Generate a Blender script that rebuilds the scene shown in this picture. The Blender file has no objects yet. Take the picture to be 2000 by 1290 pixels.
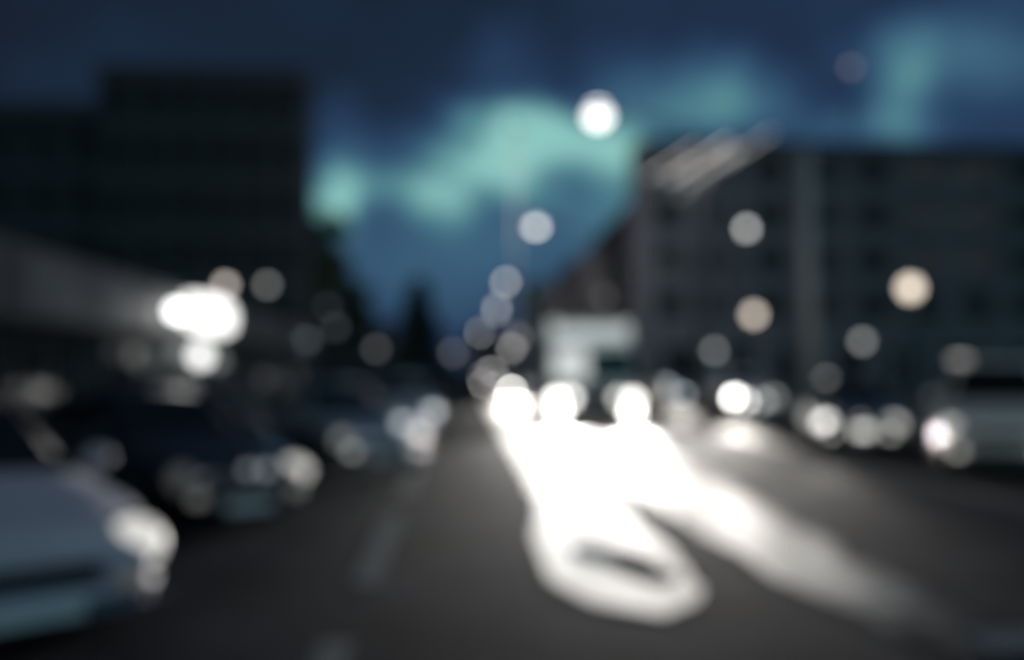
import bpy, bmesh, math, random
from mathutils import Vector, Matrix, Euler

random.seed(7)
R = math.radians
scene = bpy.context.scene
C = scene.collection

# ------------------------------------------------------------------ camera
F_PX = 1944.0                      # 35 mm lens on a 36 mm sensor, in pixels of the 2000 px photograph
CAM_H = 1.6
YAW, PITCH = R(3.0), R(2.36)       # road axis is +Y; the camera looks a little to the right of it
cd = bpy.data.cameras.new('camera')
cam = bpy.data.objects.new('camera', cd)
C.objects.link(cam)
cd.lens = 35; cd.sensor_width = 36; cd.sensor_fit = 'HORIZONTAL'
cd.clip_start = 0.05; cd.clip_end = 3000
cam.location = (0, 0, CAM_H)
cam.rotation_euler = Euler((math.pi / 2 + PITCH, 0, -YAW))
cd.dof.use_dof = True              # the lens is focused at arm's length: the street is all bokeh
cd.dof.focus_distance = 0.45
cd.dof.aperture_fstop = 2.33
cd.dof.aperture_blades = 0
scene.camera = cam
CAM_M = cam.rotation_euler.to_matrix()

def ray(px, py):
    return CAM_M @ Vector(((px - 1000) / F_PX, -(py - 645) / F_PX, -1))
def at(px, py, Y):                 # the point at depth Y (along the road) seen at a pixel
    d = ray(px, py); d = d * (Y / d.y)
    return Vector((d.x, Y, CAM_H + d.z))
def azel(px, py):
    d = ray(px, py).normalized()
    return math.atan2(d.x, d.y), math.asin(d.z)

# ------------------------------------------------------------------ dusk sky
SUN_EL, SUN_AZ = R(1.5), R(8)
w = bpy.data.worlds.new('World'); scene.world = w; w.use_nodes = True
nt = w.node_tree; nt.nodes.clear()
def N(t, **kw):
    n = nt.nodes.new(t)
    for k, v in kw.items(): setattr(n, k, v)
    return n
def M(op, a, b=None, c=None, clamp=False):
    n = N('ShaderNodeMath', operation=op, use_clamp=clamp)
    for i, v in enumerate((a, b, c)):
        if v is None: continue
        if isinstance(v, (int, float)): n.inputs[i].default_value = v
        else: nt.links.new(v, n.inputs[i])
    return n.outputs[0]
tc = N('ShaderNodeTexCoord')
sep = N('ShaderNodeSeparateXYZ'); nt.links.new(tc.outputs['Generated'], sep.inputs[0])
az0 = M('ARCTAN2', sep.outputs[0], sep.outputs[1])
el0 = M('ARCSINE', sep.outputs[2])
def noise(scale, detail, off=0.0):
    mp = N('ShaderNodeMapping'); nt.links.new(tc.outputs['Generated'], mp.inputs[0])
    mp.inputs['Location'].default_value = (off, off * 1.7, off * .6)
    mp.inputs['Scale'].default_value = (1, 1, 2.2)
    n = N('ShaderNodeTexNoise'); n.inputs['Scale'].default_value = scale
    n.inputs['Detail'].default_value = detail
    nt.links.new(mp.outputs[0], n.inputs[0]); return n.outputs[0]
warp = N('ShaderNodeTexNoise'); warp.inputs['Scale'].default_value = 11; warp.inputs['Detail'].default_value = 3; warp.inputs['Roughness'].default_value = .68
nt.links.new(tc.outputs['Generated'], warp.inputs[0])
wsep = N('ShaderNodeSeparateColor'); nt.links.new(warp.outputs[1], wsep.inputs[0])
az = M('MULTIPLY_ADD', M('SUBTRACT', wsep.outputs[0], .5), .075, az0)
el = M('MULTIPLY_ADD', M('SUBTRACT', wsep.outputs[1], .5), .05, el0)
w.cycles.sampling_method = 'MANUAL'; w.cycles.sample_map_resolution = 256
comb = N('ShaderNodeCombineXYZ'); nt.links.new(az, comb.inputs[0]); nt.links.new(el, comb.inputs[1])
# gaps between the dusk clouds, as directions in the sky: (centre px, centre py, half width, half height, tilt, amount)
GAPS = [
    (1075, 270, 150, 46, 12, .68), (990, 290, 85, 60, 0, .42), (925, 332, 130, 46, 16, .56), (790, 368, 100, 34, 12, .44),
    (985, 160, 60, 80, 0, .18),
    (658, 400, 46, 55, 0, .52), (662, 320, 55, 95, 0, .30), (868, 412, 42, 42, 0, .30),
    (1130, 420, 220, 120, 0, .26), (1210, 360, 80, 100, 0, .20), (780, 520, 190, 140, 0, .24), (1000, 540, 260, 120, 0, .12), (690, 450, 120, 100, 0, .10),
    (1310, 185, 170, 70, 4, .30), (1420, 195, 75, 55, 0, .36), (1240, 240, 80, 60, 10, .16),
    (1830, 115, 130, 50, 8, .27), (1770, 190, 46, 85, 0, .34), (1700, 262, 110, 36, 0, .26), (1960, 60, 110, 110, 0, .12),
    (110, 140, 130, 60, -25, .10), (1540, 240, 60, 40, 0, .10), (1250, 310, 80, 60, 0, .14),
]
acc = M('MULTIPLY', M('SUBTRACT', noise(3.2, 2, 1.3), .46), .22)
acc = M('ADD', acc, M('MULTIPLY_ADD', wsep.outputs[2], .16, .02))
# the clouds are heavier overhead and to the left
acc = M('ADD', acc, M('MULTIPLY', az0, .21))
acc = M('ADD', acc, M('MULTIPLY', M('SUBTRACT', .25, el0, clamp=True), .15))
for (px, py, hw, hh, tilt, amt) in GAPS:
    a, e = azel(px, py); sx, sy = hw / F_PX, hh / F_PX
    mp = N('ShaderNodeMapping', vector_type='TEXTURE'); nt.links.new(comb.outputs[0], mp.inputs[0])
    mp.inputs['Location'].default_value = (a, e, 0); mp.inputs['Rotation'].default_value = (0, 0, R(-tilt)); mp.inputs['Scale'].default_value = (sx * 2, sy * 2, 1)
    gt = N('ShaderNodeTexGradient', gradient_type='SPHERICAL'); nt.links.new(mp.outputs[0], gt.inputs[0])
    mr = N('ShaderNodeMapRange', interpolation_type='SMOOTHSTEP'); nt.links.new(gt.outputs[1], mr.inputs[0])
    g = mr.outputs[0]
    acc = M('MULTIPLY_ADD', g, amt, acc)
ramp = N('ShaderNodeValToRGB'); cr = ramp.color_ramp
stops = [(0.0, (.0078, .0122, .023)), (.12, (.0115, .0235, .050)), (.30, (.021, .052, .118)), (.52, (.048, .128, .215)), (.75, (.105, .285, .315)), (1.0, (.28, .60, .565))]
while len(cr.elements) < len(stops): cr.elements.new(.5)
for e_, (p, c) in zip(cr.elements, stops): e_.position = p; e_.color = (*c, 1)
nt.links.new(acc, ramp.inputs[0])
b1 = N('ShaderNodeBackground'); nt.links.new(ramp.outputs[0], b1.inputs[0]); b1.inputs[1].default_value = 0.94
sky = N('ShaderNodeTexSky', sky_type='NISHITA', sun_disc=False)
sky.sun_elevation = R(-5.5); sky.sun_rotation = SUN_AZ
b2 = N('ShaderNodeBackground'); nt.links.new(sky.outputs[0], b2.inputs[0]); b2.inputs[1].default_value = 0.05
add = N('ShaderNodeAddShader'); nt.links.new(b1.outputs[0], add.inputs[0]); nt.links.new(b2.outputs[0], add.inputs[1])
out = N('ShaderNodeOutputWorld'); nt.links.new(add.outputs[0], out.inputs[0])

# the last glow of the set sun, hardly any light left in it
sd = bpy.data.lights.new('sun', 'SUN'); sd.energy = 0.02; sd.angle = R(12); sd.color = (1, .9, .8)
so = bpy.data.objects.new('sun', sd); C.objects.link(so)
so.rotation_euler = Vector((math.sin(SUN_AZ) * math.cos(SUN_EL), math.cos(SUN_AZ) * math.cos(SUN_EL), math.sin(SUN_EL))).to_track_quat('Z', 'Y').to_euler()

vs = scene.view_settings
vs.view_transform = 'Standard'; vs.look = 'None'; vs.exposure = 0; vs.gamma = 1; vs.use_curve_mapping = False
scene.render.engine = 'CYCLES'
cy = scene.cycles
cy.use_denoising = True
cy.use_adaptive_sampling = False
cy.max_bounces = 5; cy.diffuse_bounces = 2; cy.glossy_bounces = 3; cy.transmission_bounces = 3
cy.sample_clamp_indirect = 4
cy.caustics_reflective = False; cy.caustics_refractive = False

# ------------------------------------------------------------------ materials
MATS = {}
def mat(name, col, rough=.6, metal=0., noise_s=None, noise_a=.25, bump=0., bump_s=40., coat=0., emit=None, es=0., spec=.5):
    if name in MATS: return MATS[name]
    m = bpy.data.materials.new(name); m.use_nodes = True
    t = m.node_tree; b = t.nodes['Principled BSDF']
    b.inputs['Base Color'].default_value = (*col, 1); b.inputs['Roughness'].default_value = rough
    b.inputs['Metallic'].default_value = metal; b.inputs['Coat Weight'].default_value = coat
    b.inputs['Specular IOR Level'].default_value = spec
    tcn = t.nodes.new('ShaderNodeTexCoord')
    if noise_s:
        n = t.nodes.new('ShaderNodeTexNoise'); n.inputs['Scale'].default_value = noise_s; n.inputs['Detail'].default_value = 5
        t.links.new(tcn.outputs['Object'], n.inputs[0])
        r = t.nodes.new('ShaderNodeValToRGB')
        r.color_ramp.elements[0].position = .3; r.color_ramp.elements[1].position = .7
        r.color_ramp.elements[0].color = (*[c * (1 - noise_a) for c in col], 1)
        r.color_ramp.elements[1].color = (*[min(1, c * (1 + noise_a)) for c in col], 1)
        t.links.new(n.outputs[0], r.inputs[0]); t.links.new(r.outputs[0], b.inputs['Base Color'])
    if bump:
        n2 = t.nodes.new('ShaderNodeTexNoise'); n2.inputs['Scale'].default_value = bump_s; n2.inputs['Detail'].default_value = 4
        t.links.new(tcn.outputs['Object'], n2.inputs[0])
        bp = t.nodes.new('ShaderNodeBump'); bp.inputs['Strength'].default_value = bump; bp.inputs['Distance'].default_value = .02
        t.links.new(n2.outputs[0], bp.inputs['Height']); t.links.new(bp.outputs[0], b.inputs['Normal'])
    if emit:
        b.inputs['Emission Color'].default_value = (*emit, 1); b.inputs['Emission Strength'].default_value = es
        m.cycles.emission_sampling = 'NONE'
    MATS[name] = m; return m
def lamp(col, es):  # emissive material, for lamps and for painted glints and glare
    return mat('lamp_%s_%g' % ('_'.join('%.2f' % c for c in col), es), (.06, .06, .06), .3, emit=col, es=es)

ASPHALT = mat('asphalt', (.021, .024, .030), .92, noise_s=.9, noise_a=.6, bump=.2, bump_s=55, spec=.012)
BAYS = mat('bay_asphalt', (.028, .028, .03), .8, noise_s=2, noise_a=.3, bump=.4, bump_s=60, spec=.04)
CONCRETE = mat('wet_concrete', (.32, .30, .285), .58, noise_s=1.1, noise_a=.2, bump=.08, bump_s=35, spec=.9)
def glare_fade(m):                 # fades to asphalt as the 'wet' attribute nears 0, painting the glare's fall-off
    t = m.node_tree; b = t.nodes['Principled BSDF']; o = [n for n in t.nodes if n.type == 'OUTPUT_MATERIAL'][0]
    a = t.nodes.new('ShaderNodeAttribute'); a.attribute_name = 'wet'
    tcn = t.nodes.new('ShaderNodeTexCoord'); n = t.nodes.new('ShaderNodeTexNoise'); n.inputs['Scale'].default_value = 2.2; n.inputs['Detail'].default_value = 5
    t.links.new(tcn.outputs['Object'], n.inputs[0])
    s1 = t.nodes.new('ShaderNodeMath'); s1.operation = 'MULTIPLY_ADD'; t.links.new(n.outputs[0], s1.inputs[0]); s1.inputs[1].default_value = .9; s1.inputs[2].default_value = -.45
    s2 = t.nodes.new('ShaderNodeMath'); s2.operation = 'ADD'; t.links.new(a.outputs['Fac'], s2.inputs[0]); t.links.new(s1.outputs[0], s2.inputs[1])
    mr = t.nodes.new('ShaderNodeMapRange'); mr.inputs[1].default_value = .1; mr.inputs[2].default_value = .75; t.links.new(s2.outputs[0], mr.inputs[0])
    p2 = t.nodes.new('ShaderNodeBsdfPrincipled'); p2.inputs['Base Color'].default_value = (.021, .0235, .029, 1); p2.inputs['Roughness'].default_value = .92; p2.inputs['Specular IOR Level'].default_value = .012
    mx = t.nodes.new('ShaderNodeMixShader'); t.links.new(mr.outputs[0], mx.inputs[0]); t.links.new(p2.outputs[0], mx.inputs[1]); t.links.new(b.outputs[0], mx.inputs[2]); t.links.new(mx.outputs[0], o.inputs[0])
glare_fade(CONCRETE)
GUTTER = mat('gutter', (.10, .10, .10), .8, noise_s=3, bump=.2, spec=.05)
PAVE = mat('paving', (.10, .10, .10), .5, noise_s=2, bump=.2)
KERB = mat('kerb_stone', (.2, .2, .2), .5, noise_s=5, bump=.2)
PAINT = mat('road_paint', (.12, .12, .118), .5, noise_s=6, noise_a=.45)
WATER = mat('water', (.008, .01, .014), .03, spec=.5)
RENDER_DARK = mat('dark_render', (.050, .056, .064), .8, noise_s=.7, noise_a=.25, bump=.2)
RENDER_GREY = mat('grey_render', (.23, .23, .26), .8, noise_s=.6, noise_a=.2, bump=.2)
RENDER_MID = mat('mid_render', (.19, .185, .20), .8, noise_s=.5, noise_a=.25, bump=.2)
STONE = mat('pale_stone', (.42, .41, .40), .75, noise_s=1.5, noise_a=.2, bump=.2)
STONE_D = mat('dark_stone', (.16, .16, .17), .75, noise_s=1.5, noise_a=.2, bump=.2)
ROOF = mat('roof_slate', (.06, .062, .07), .6, noise_s=4, bump=.3)
GLASS = mat('dark_glass', (.012, .013, .016), .1, spec=.22)
FRAME = mat('window_frame', (.25, .25, .25), .5, noise_s=8, noise_a=.1)
FASCIA = mat('fascia_board', (.13, .13, .135), .5, noise_s=1.2, noise_a=.25)
FASCIA_D = mat('fascia_board_grey', (.05, .053, .057), .5, noise_s=1.2, noise_a=.25)
STEEL = mat('galvanised_steel', (.38, .39, .4), .45, .7, noise_s=12, noise_a=.15)
DARKSTEEL = mat('dark_steel', (.05, .05, .055), .45, .5, noise_s=12, noise_a=.15)
RUBBER = mat('rubber', (.018, .018, .018), .8, noise_s=20)
PLASTIC = mat('black_plastic', (.02, .02, .022), .5, noise_s=30, noise_a=.15)
CHROME = mat('chrome', (.75, .75, .76), .15, 1.0)
ALLOY = mat('alloy', (.45, .45, .46), .3, .9, noise_s=20, noise_a=.1)
PLATE = mat('plate_white', (.8, .8, .78), .35, noise_s=15, noise_a=.06)
REDLENS = mat('red_lens', (.25, .01, .01), .15)
BARK = mat('bark', (.07, .055, .045), .9, noise_s=9, bump=.5)
LEAF = mat('leaf', (.05, .075, .04), .6, noise_s=.8, noise_a=.4)
NEEDLE = mat('needle', (.03, .05, .035), .6, noise_s=.5, noise_a=.4)

# ------------------------------------------------------------------ mesh helpers
def link_mesh(name, bm, m, parent=None, smooth=False):
    me = bpy.data.meshes.new(name); bm.normal_update(); bm.to_mesh(me); bm.free()
    if m: me.materials.append(m)
    if smooth:
        for p in me.polygons: p.use_smooth = True
    o = bpy.data.objects.new(name, me); C.objects.link(o)
    if parent: o.parent = parent
    return o
def share(name, o, parent, loc=(0, 0, 0), rot=(0, 0, 0), m=None):
    c = bpy.data.objects.new(name, o.data); C.objects.link(c); c.parent = parent
    c.location = loc; c.rotation_euler = rot; return c
def box(bm, x0, x1, y0, y1, z0, z1, bev=0.):
    g = bmesh.ops.create_cube(bm, size=1)
    for v in g['verts']:
        v.co = Vector((x0 + (v.co.x + .5) * (x1 - x0), y0 + (v.co.y + .5) * (y1 - y0), z0 + (v.co.z + .5) * (z1 - z0)))
    if bev:
        es = list({e for v in g['verts'] for e in v.link_edges})
        bmesh.ops.bevel(bm, geom=es, offset=bev, segments=2, affect='EDGES')
def boxo(name, dims, m, parent=None, bev=0.):
    bm = bmesh.new(); box(bm, *dims, bev=bev); return link_mesh(name, bm, m, parent)
def tube(bm, p0, p1, r0, r1=None, n=10, caps=True):
    p0, p1 = Vector(p0), Vector(p1); r1 = r0 if r1 is None else r1
    q = (p1 - p0).to_track_quat('Z', 'Y').to_matrix()
    ra, rb = [], []
    for i in range(n):
        a = 2 * math.pi * i / n; d = q @ Vector((math.cos(a), math.sin(a), 0))
        ra.append(bm.verts.new(p0 + d * r0)); rb.append(bm.verts.new(p1 + d * r1))
    for i in range(n):
        j = (i + 1) % n; bm.faces.new((ra[i], ra[j], rb[j], rb[i]))
    if caps: bm.faces.new(ra[::-1]); bm.faces.new(rb)
def path_tube(bm, pts, r, n=8):
    for a, b in zip(pts, pts[1:]): tube(bm, a, b, r, r, n)
def ellipsoid(bm, c, s, seg=16, rings=10, rot=None):
    g = bmesh.ops.create_uvsphere(bm, u_segments=seg, v_segments=rings, radius=1)
    for v in g['verts']:
        p = Vector((v.co.x * s[0], v.co.y * s[1], v.co.z * s[2]))
        if rot: p = rot @ p
        v.co = p + Vector(c)
def polyo(name, verts, faces, m, parent=None, smooth=False):
    bm = bmesh.new(); vs_ = [bm.verts.new(v) for v in verts]
    for f in faces: bm.faces.new([vs_[i] for i in f])
    return link_mesh(name, bm, m, parent, smooth)
def thing(name, label, cat, loc=(0, 0, 0), rotz=0, group=None):
    o = bpy.data.objects.new(name, None); C.objects.link(o); o.empty_display_size = .3
    o.location = loc; o.rotation_euler = (0, 0, rotz); tag(o, label, cat, group); return o
def tag(o, label, cat, group=None):
    o['label'] = label; o['category'] = cat
    if group: o['group'] = group
    return o
def struct(o, kind='structure'):
    o['kind'] = kind; return o
def spot(parent, loc, target, energy, col, size, blend=.6, rad=.12):
    l = bpy.data.lights.new('lamp_light', 'SPOT'); l.energy = energy; l.color = col; l.spot_size = R(size); l.spot_blend = blend; l.shadow_soft_size = rad
    o = bpy.data.objects.new('lamp_light', l); C.objects.link(o); o.parent = parent
    o.location = loc; o.rotation_euler = (Vector(loc) - Vector(target)).to_track_quat('Z', 'Y').to_euler(); return o
def point(parent, loc, energy, col, rad=.15):
    l = bpy.data.lights.new('lamp_light', 'POINT'); l.energy = energy; l.color = col; l.shadow_soft_size = rad
    o = bpy.data.objects.new('lamp_light', l); C.objects.link(o); o.parent = parent; o.location = loc; return o

# ------------------------------------------------------------------ ground, road, pavements
KL, KR, SHOP_X = -5.6, 10.6, -9.0
def sheet(name, x0, x1, y0, y1, z, m, nx=1, ny=1):
    bm = bmesh.new()
    g = [[bm.verts.new((x0 + (x1 - x0) * i / nx, y0 + (y1 - y0) * j / ny, z)) for i in range(nx + 1)] for j in range(ny + 1)]
    for j in range(ny):
        for i in range(nx): bm.faces.new((g[j][i], g[j][i + 1], g[j + 1][i + 1], g[j + 1][i]))
    return struct(link_mesh(name, bm, m))
sheet('ground', -1500, 1500, -300, 2500, -.02, BAYS)
sheet('road', KL, 6.55, -30, 420, 0, ASPHALT)
sheet('parking_bays', 6.95, KR, -30, 420, -.004, BAYS)
sheet('road_gutter', 6.55, 6.95, -30, 420, .002, GUTTER)
def pavement(name, x0, x1):
    o = boxo(name, (x0, x1, -30, 420, -.1, .13), PAVE); struct(o); return o
pl = pavement('pavement_left', -60, KL - .15)
pr = pavement('pavement_right', KR + .15, 80)
def kerb(name, x0, x1, y0, y1):
    k = bpy.data.objects.new(name, None); C.objects.link(k); struct(k)
    first = None; n = int((y1 - y0) / 1.0)
    for i in range(n):
        if first is None: first = s = boxo('kerb_stone', (x0, x1, 0, .985, -.1, .14), KERB, k, .015)
        else: s = share('kerb_stone', first, k)
        s.location = (random.uniform(-.006, .006), y0 + i * 1.0, random.uniform(-.006, .004))
    o = boxo('kerb_stone', (x0, x1, y1 + .01, 420, -.1, .14), KERB, k)
    o['kind'] = 'stuff'
kerb('kerb_left', KL - .15, KL, -2, 60)
kerb('kerb_right', KR, KR + .15, 5, 62)
# worn centre line, dashed
cl = bpy.data.objects.new('lane_marking', None); C.objects.link(cl); struct(cl)
fd = None
for i in range(14):
    y = 2.4 + i * 5.2
    if fd is None: fd = o = polyo('dash', [(-.1, 0, .004), (.1, 0, .004), (.1, 3.6, .004), (-.1, 3.6, .004)], [(0, 1, 2, 3)], PAINT, cl)
    else: o = share('dash', fd, cl)
    o.location = (-.72, y, 0)
# parking bay lines on the left, angled like the cars
bl = bpy.data.objects.new('bay_marking', None); C.objects.link(bl); struct(bl)
fd = None
for i in range(7):
    if fd is None: fd = o = polyo('bay_line', [(-.05, 0, .004), (.05, 0, .004), (.05, 4.6, .004), (-.05, 4.6, .004)], [(0, 1, 2, 3)], PAINT, bl)
    else: o = share('bay_line', fd, bl)
    o.location = (-2.1, 3.2 + i * 4.1, 0); o.rotation_euler = (0, 0, R(47))
# two pale concrete wheel strips, wet, with a dark open joint between them
def strip(name, left, right, wt, near=(0, 0), z=.006, m=CONCRETE):
    bm = bmesh.new(); wl = bm.verts.layers.float.new('wet')
    ys = [p[0] for p in left]
    prev = None
    def interp(tab, y):
        for (ya, xa), (yb, xb) in zip(tab, tab[1:]):
            if ya <= y <= yb:
                t = (y - ya) / (yb - ya); t = t * t * (3 - 2 * t); return xa + (xb - xa) * t
        return tab[-1][1]
    n = 140; y0, y1 = ys[0], ys[-1]
    for i in range(n + 1):
        t = i / n; y = y0 + (y1 - y0) * t
        xl = interp(left, y) + .03 * math.sin(y * 3.1) + .02 * math.sin(y * 7.7 + 1)
        xr = interp(right, y) + .03 * math.sin(y * 2.7 + 2) + .02 * math.sin(y * 8.9)
        row = [bm.verts.new((xl + (xr - xl) * k / 6, y, z)) for k in range(7)]
        for v_, w_ in zip(row, wt): v_[wl] = w_ * (smooth(near[0], near[1], y) if near[1] else 1)
        if prev:
            for k in range(6): bm.faces.new((prev[k], prev[k + 1], row[k + 1], row[k]))
        prev = row
    return struct(link_mesh(name, bm, m))
def smooth(a, b, t):
    t = max(0., min(1., (t - a) / (b - a))); return t * t * (3 - 2 * t)
ends = [6.5, 6.52, 6.57, 6.65, 6.75, 6.9, 7.1, 7.35, 7.65, 8.0, 8.5]
el_ = [math.sqrt(max(0, 1 - ((8.5 - y) / 2.0) ** 2)) for y in ends]
strip('wheel_strip', [(y, 1.29 - .62 * q) for y, q in zip(ends, el_)] + [(10, .75), (12, .95), (16, 1.0), (27, 1.1), (60, 1.3)],
      [(y, 1.29 + .58 * q) for y, q in zip(ends, el_)] + [(10, 1.88), (12, 1.93), (16, 2.15), (27, 2.5), (60, 2.5)], (.75, 1, 1, 1, 1, 1, .9))
strip('wheel_strip_outer', [(5.3, 2.7), (8, 2.44), (12, 2.34), (16, 2.28), (27, 2.52), (60, 2.52)],
      [(5.3, 3.35), (7, 3.45), (8, 3.45), (12, 3.75), (16, 4.0), (27, 5.0), (60, 5.2)], (1, 1, 1, 1, .75, .45, .05), (5.2, 8.6))
# a puddle standing in the inner strip
bm = bmesh.new(); vs_ = []
for i in range(40):
    a = 2 * math.pi * i / 40
    r = 1 + .12 * math.sin(3 * a + .5) + .07 * math.sin(5 * a)
    u, v = .28 * r * math.cos(a), .84 * r * math.sin(a)
    b = R(17)
    vs_.append(bm.verts.new((1.36 + u * math.cos(b) + v * math.sin(b) * -1 * -1 * -.9, 8.4 + v * math.cos(b), .011)))
bm.faces.new(vs_); struct(link_mesh('puddle', bm, WATER))
# drain cover by the right hand line
dr = thing('drain_cover', 'dark iron drain cover set in the wet road ahead', 'drain cover', (3.3, 5.75, 0))
boxo('frame', (-.3, .3, -.25, .25, .0, .012), DARKSTEEL, dr, .004)
fb = None
for i in range(7):
    if fb is None: fb = o = boxo('bar', (-.26, .26, -.012, .012, .012, .026), STEEL, dr)
    else: o = share('bar', fb, dr)
    o.location = (0, -.19 + i * .063, 0)

# ------------------------------------------------------------------ buildings
def wall_mesh(bm, W, H, rects, depth=.22, y=0.):
    xs = sorted({0, W} | {r[0] for r in rects} | {r[1] for r in rects}); zs = sorted({0, H} | {r[2] for r in rects} | {r[3] for r in rects})
    vc = {}
    def V(x, yy, z):
        k = (round(x, 4), round(yy, 4), round(z, 4))
        if k not in vc: vc[k] = bm.verts.new((x, yy, z))
        return vc[k]
    for xa, xb in zip(xs, xs[1:]):
        for za, zb in zip(zs, zs[1:]):
            mx, mz = (xa + xb) / 2, (za + zb) / 2
            if any(r[0] < mx < r[1] and r[2] < mz < r[3] for r in rects): continue
            bm.faces.new((V(xa, y, za), V(xb, y, za), V(xb, y, zb), V(xa, y, zb)))
    for (a, b, c, d) in rects:
        ring = [(a, c), (b, c), (b, d), (a, d)]
        for (p, q) in zip(ring, ring[1:] + ring[:1]):
            bm.faces.new((bm.verts.new((p[0], y, p[1])), bm.verts.new((p[0], y + depth, p[1])), bm.verts.new((q[0], y + depth, q[1])), bm.verts.new((q[0], y, q[1]))))
def window_part(root, cache, a, b, c, d, depth=.22, glass=None, bars=(1, 1), sill=True, frame_m=None, name='window'):
    wd, ht = b - a, d - c; key = (round(wd, 3), round(ht, 3), bars, glass, name)
    if key not in cache:
        bm = bmesh.new(); t = .07
        box(bm, 0, t, -.03, .04, 0, ht); box(bm, wd - t, wd, -.03, .04, 0, ht); box(bm, t, wd - t, -.03, .04, 0, t); box(bm, t, wd - t, -.03, .04, ht - t, ht)
        for k in range(1, bars[0] + 1): x = wd * k / (bars[0] + 1); box(bm, x - .025, x + .025, -.025, .035, t, ht - t)
        for k in range(1, bars[1] + 1): z = ht * k / (bars[1] + 1); box(bm, t, wd - t, -.022, .032, z - .025, z + .025)
        f = link_mesh(name, bm, frame_m or FRAME, root)
        p = polyo('pane', [(t, .01, t), (wd - t, .01, t), (wd - t, .01, ht - t), (t, .01, ht - t)], [(0, 1, 2, 3)], glass or GLASS, f)
        s = boxo('sill', (-.08, wd + .08, -depth - .08, -.03, -.09, -.003), STONE_D, f) if sill else None
        cache[key] = (f, p, s)
    else:
        f0, p0, s0 = cache[key]
        f = share(name, f0, root); share('pane', p0, f)
        if s0: share('sill', s0, f)
    f.location = (a, depth, c); return f
def building(name, label, loc, rotz, W, D, H, rows, cols, m, roof='flat', z0=3.6, fh=3.3, ww=1.3, wh=1.8, trim=None, ground=None, group=None, bars=(1, 1), pilasters=(), roof_m=None, glassf=None):
    """local frame: facade in the plane y = 0 looking to -y, x 0..W"""
    b = thing(name, label, 'building', loc, rotz, group); trim = trim or STONE_D
    rects = []; step = W / cols
    for r_ in range(rows):
        for c_ in range(cols):
            x = step * (c_ + .5) - ww / 2; z = z0 + r_ * fh + .9
            rects.append((x, x + ww, z, z + wh))
    gr = ground or []
    bm = bmesh.new(); wall_mesh(bm, W, H, rects + [g[:4] for g in gr])
    vs_ = [bm.verts.new(p) for p in ((0, 0, 0), (0, D, 0), (0, D, H), (0, 0, H), (W, 0, 0), (W, D, 0), (W, D, H), (W, 0, H))]
    for f in ((1, 0, 3, 2), (4, 5, 6, 7), (5, 1, 2, 6)): bm.faces.new([vs_[i] for i in f])
    link_mesh('wall', bm, m, b)
    boxo('room_backing', (.05, W - .05, .5, .6, .05, H - .05), PLASTIC, b)
    cache = {}
    for i, r_ in enumerate(rects): window_part(b, cache, *r_, bars=bars, glass=(glassf(i) if glassf else None))
    for g in gr:
        kind = g[4]
        if kind == 'door':
            o = window_part(b, cache, *g[:4], bars=(0, 1), sill=False, name='door', frame_m=g[5] if len(g) > 5 else STONE_D)
            if not any(ch.name.startswith('handle') for ch in o.children): boxo('handle', (.12, .16, -.09, -.03, .95, 1.15), STEEL, o)
        else: window_part(b, cache, *g[:4], bars=(1, 0), glass=g[5] if len(g) > 5 else None, name='shop_window')
    boxo('cornice', (-.25, W + .25, -.35, -.003, H - .45, H - .1), trim, b, .04)
    for r_ in range(rows):
        if z0 + r_ * fh + .2 < H: boxo('string_course', (-.04, W + .04, -.1, -.003, z0 + r_ * fh, z0 + r_ * fh + .22), trim, b)
    for x in pilasters: boxo('pilaster', (x - .35, x + .35, -.16, -.103, .0, H - .46), RENDER_GREY, b)
    if roof == 'flat':
        boxo('roof', (-.12, W + .12, -.12, D + .1, H + .003, H + .35), roof_m or ROOF, b)
    else:
        rh = roof; o = .4
        rf = polyo('roof', [(-o, -o, H), (W + o, -o, H), (W + o, D + o, H), (-o, D + o, H), (-o, D / 2, H + rh), (W + o, D / 2, H + rh)],
              [(0, 1, 5, 4), (2, 3, 4, 5), (1, 2, 5), (3, 0, 4), (3, 2, 1, 0)], roof_m or ROOF, b)
        boxo('chimney', (W * .25, W * .25 + .8, D / 2 - .5, D / 2 + .5, H + rh * .7, H + rh + 1.1), RENDER_DARK, rf)
    return b
# tall dark block standing at the end of the shop row on the left, its face to the camera
def gpos(px, py, Y): return at(px, py, Y)
YB = 60.5
xr_ = at(588, 400, YB).x; xl_ = at(188, 400, YB).x
topz = at(400, 142, YB).z
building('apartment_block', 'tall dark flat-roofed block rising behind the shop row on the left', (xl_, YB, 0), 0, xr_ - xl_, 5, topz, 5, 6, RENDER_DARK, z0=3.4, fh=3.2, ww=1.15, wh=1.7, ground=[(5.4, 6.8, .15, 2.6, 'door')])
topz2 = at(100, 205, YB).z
building('apartment_block_wing', 'lower dark block joining the left side of the tall block, left edge', (xl_ - 15.02, YB + .8, 0), 0, 15, 4.2, topz2, 4, 6, RENDER_DARK, z0=3.6, fh=3.3, ww=1.2, wh=1.7, ground=[(6.8, 8.2, .15, 2.6, 'door')])
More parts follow.
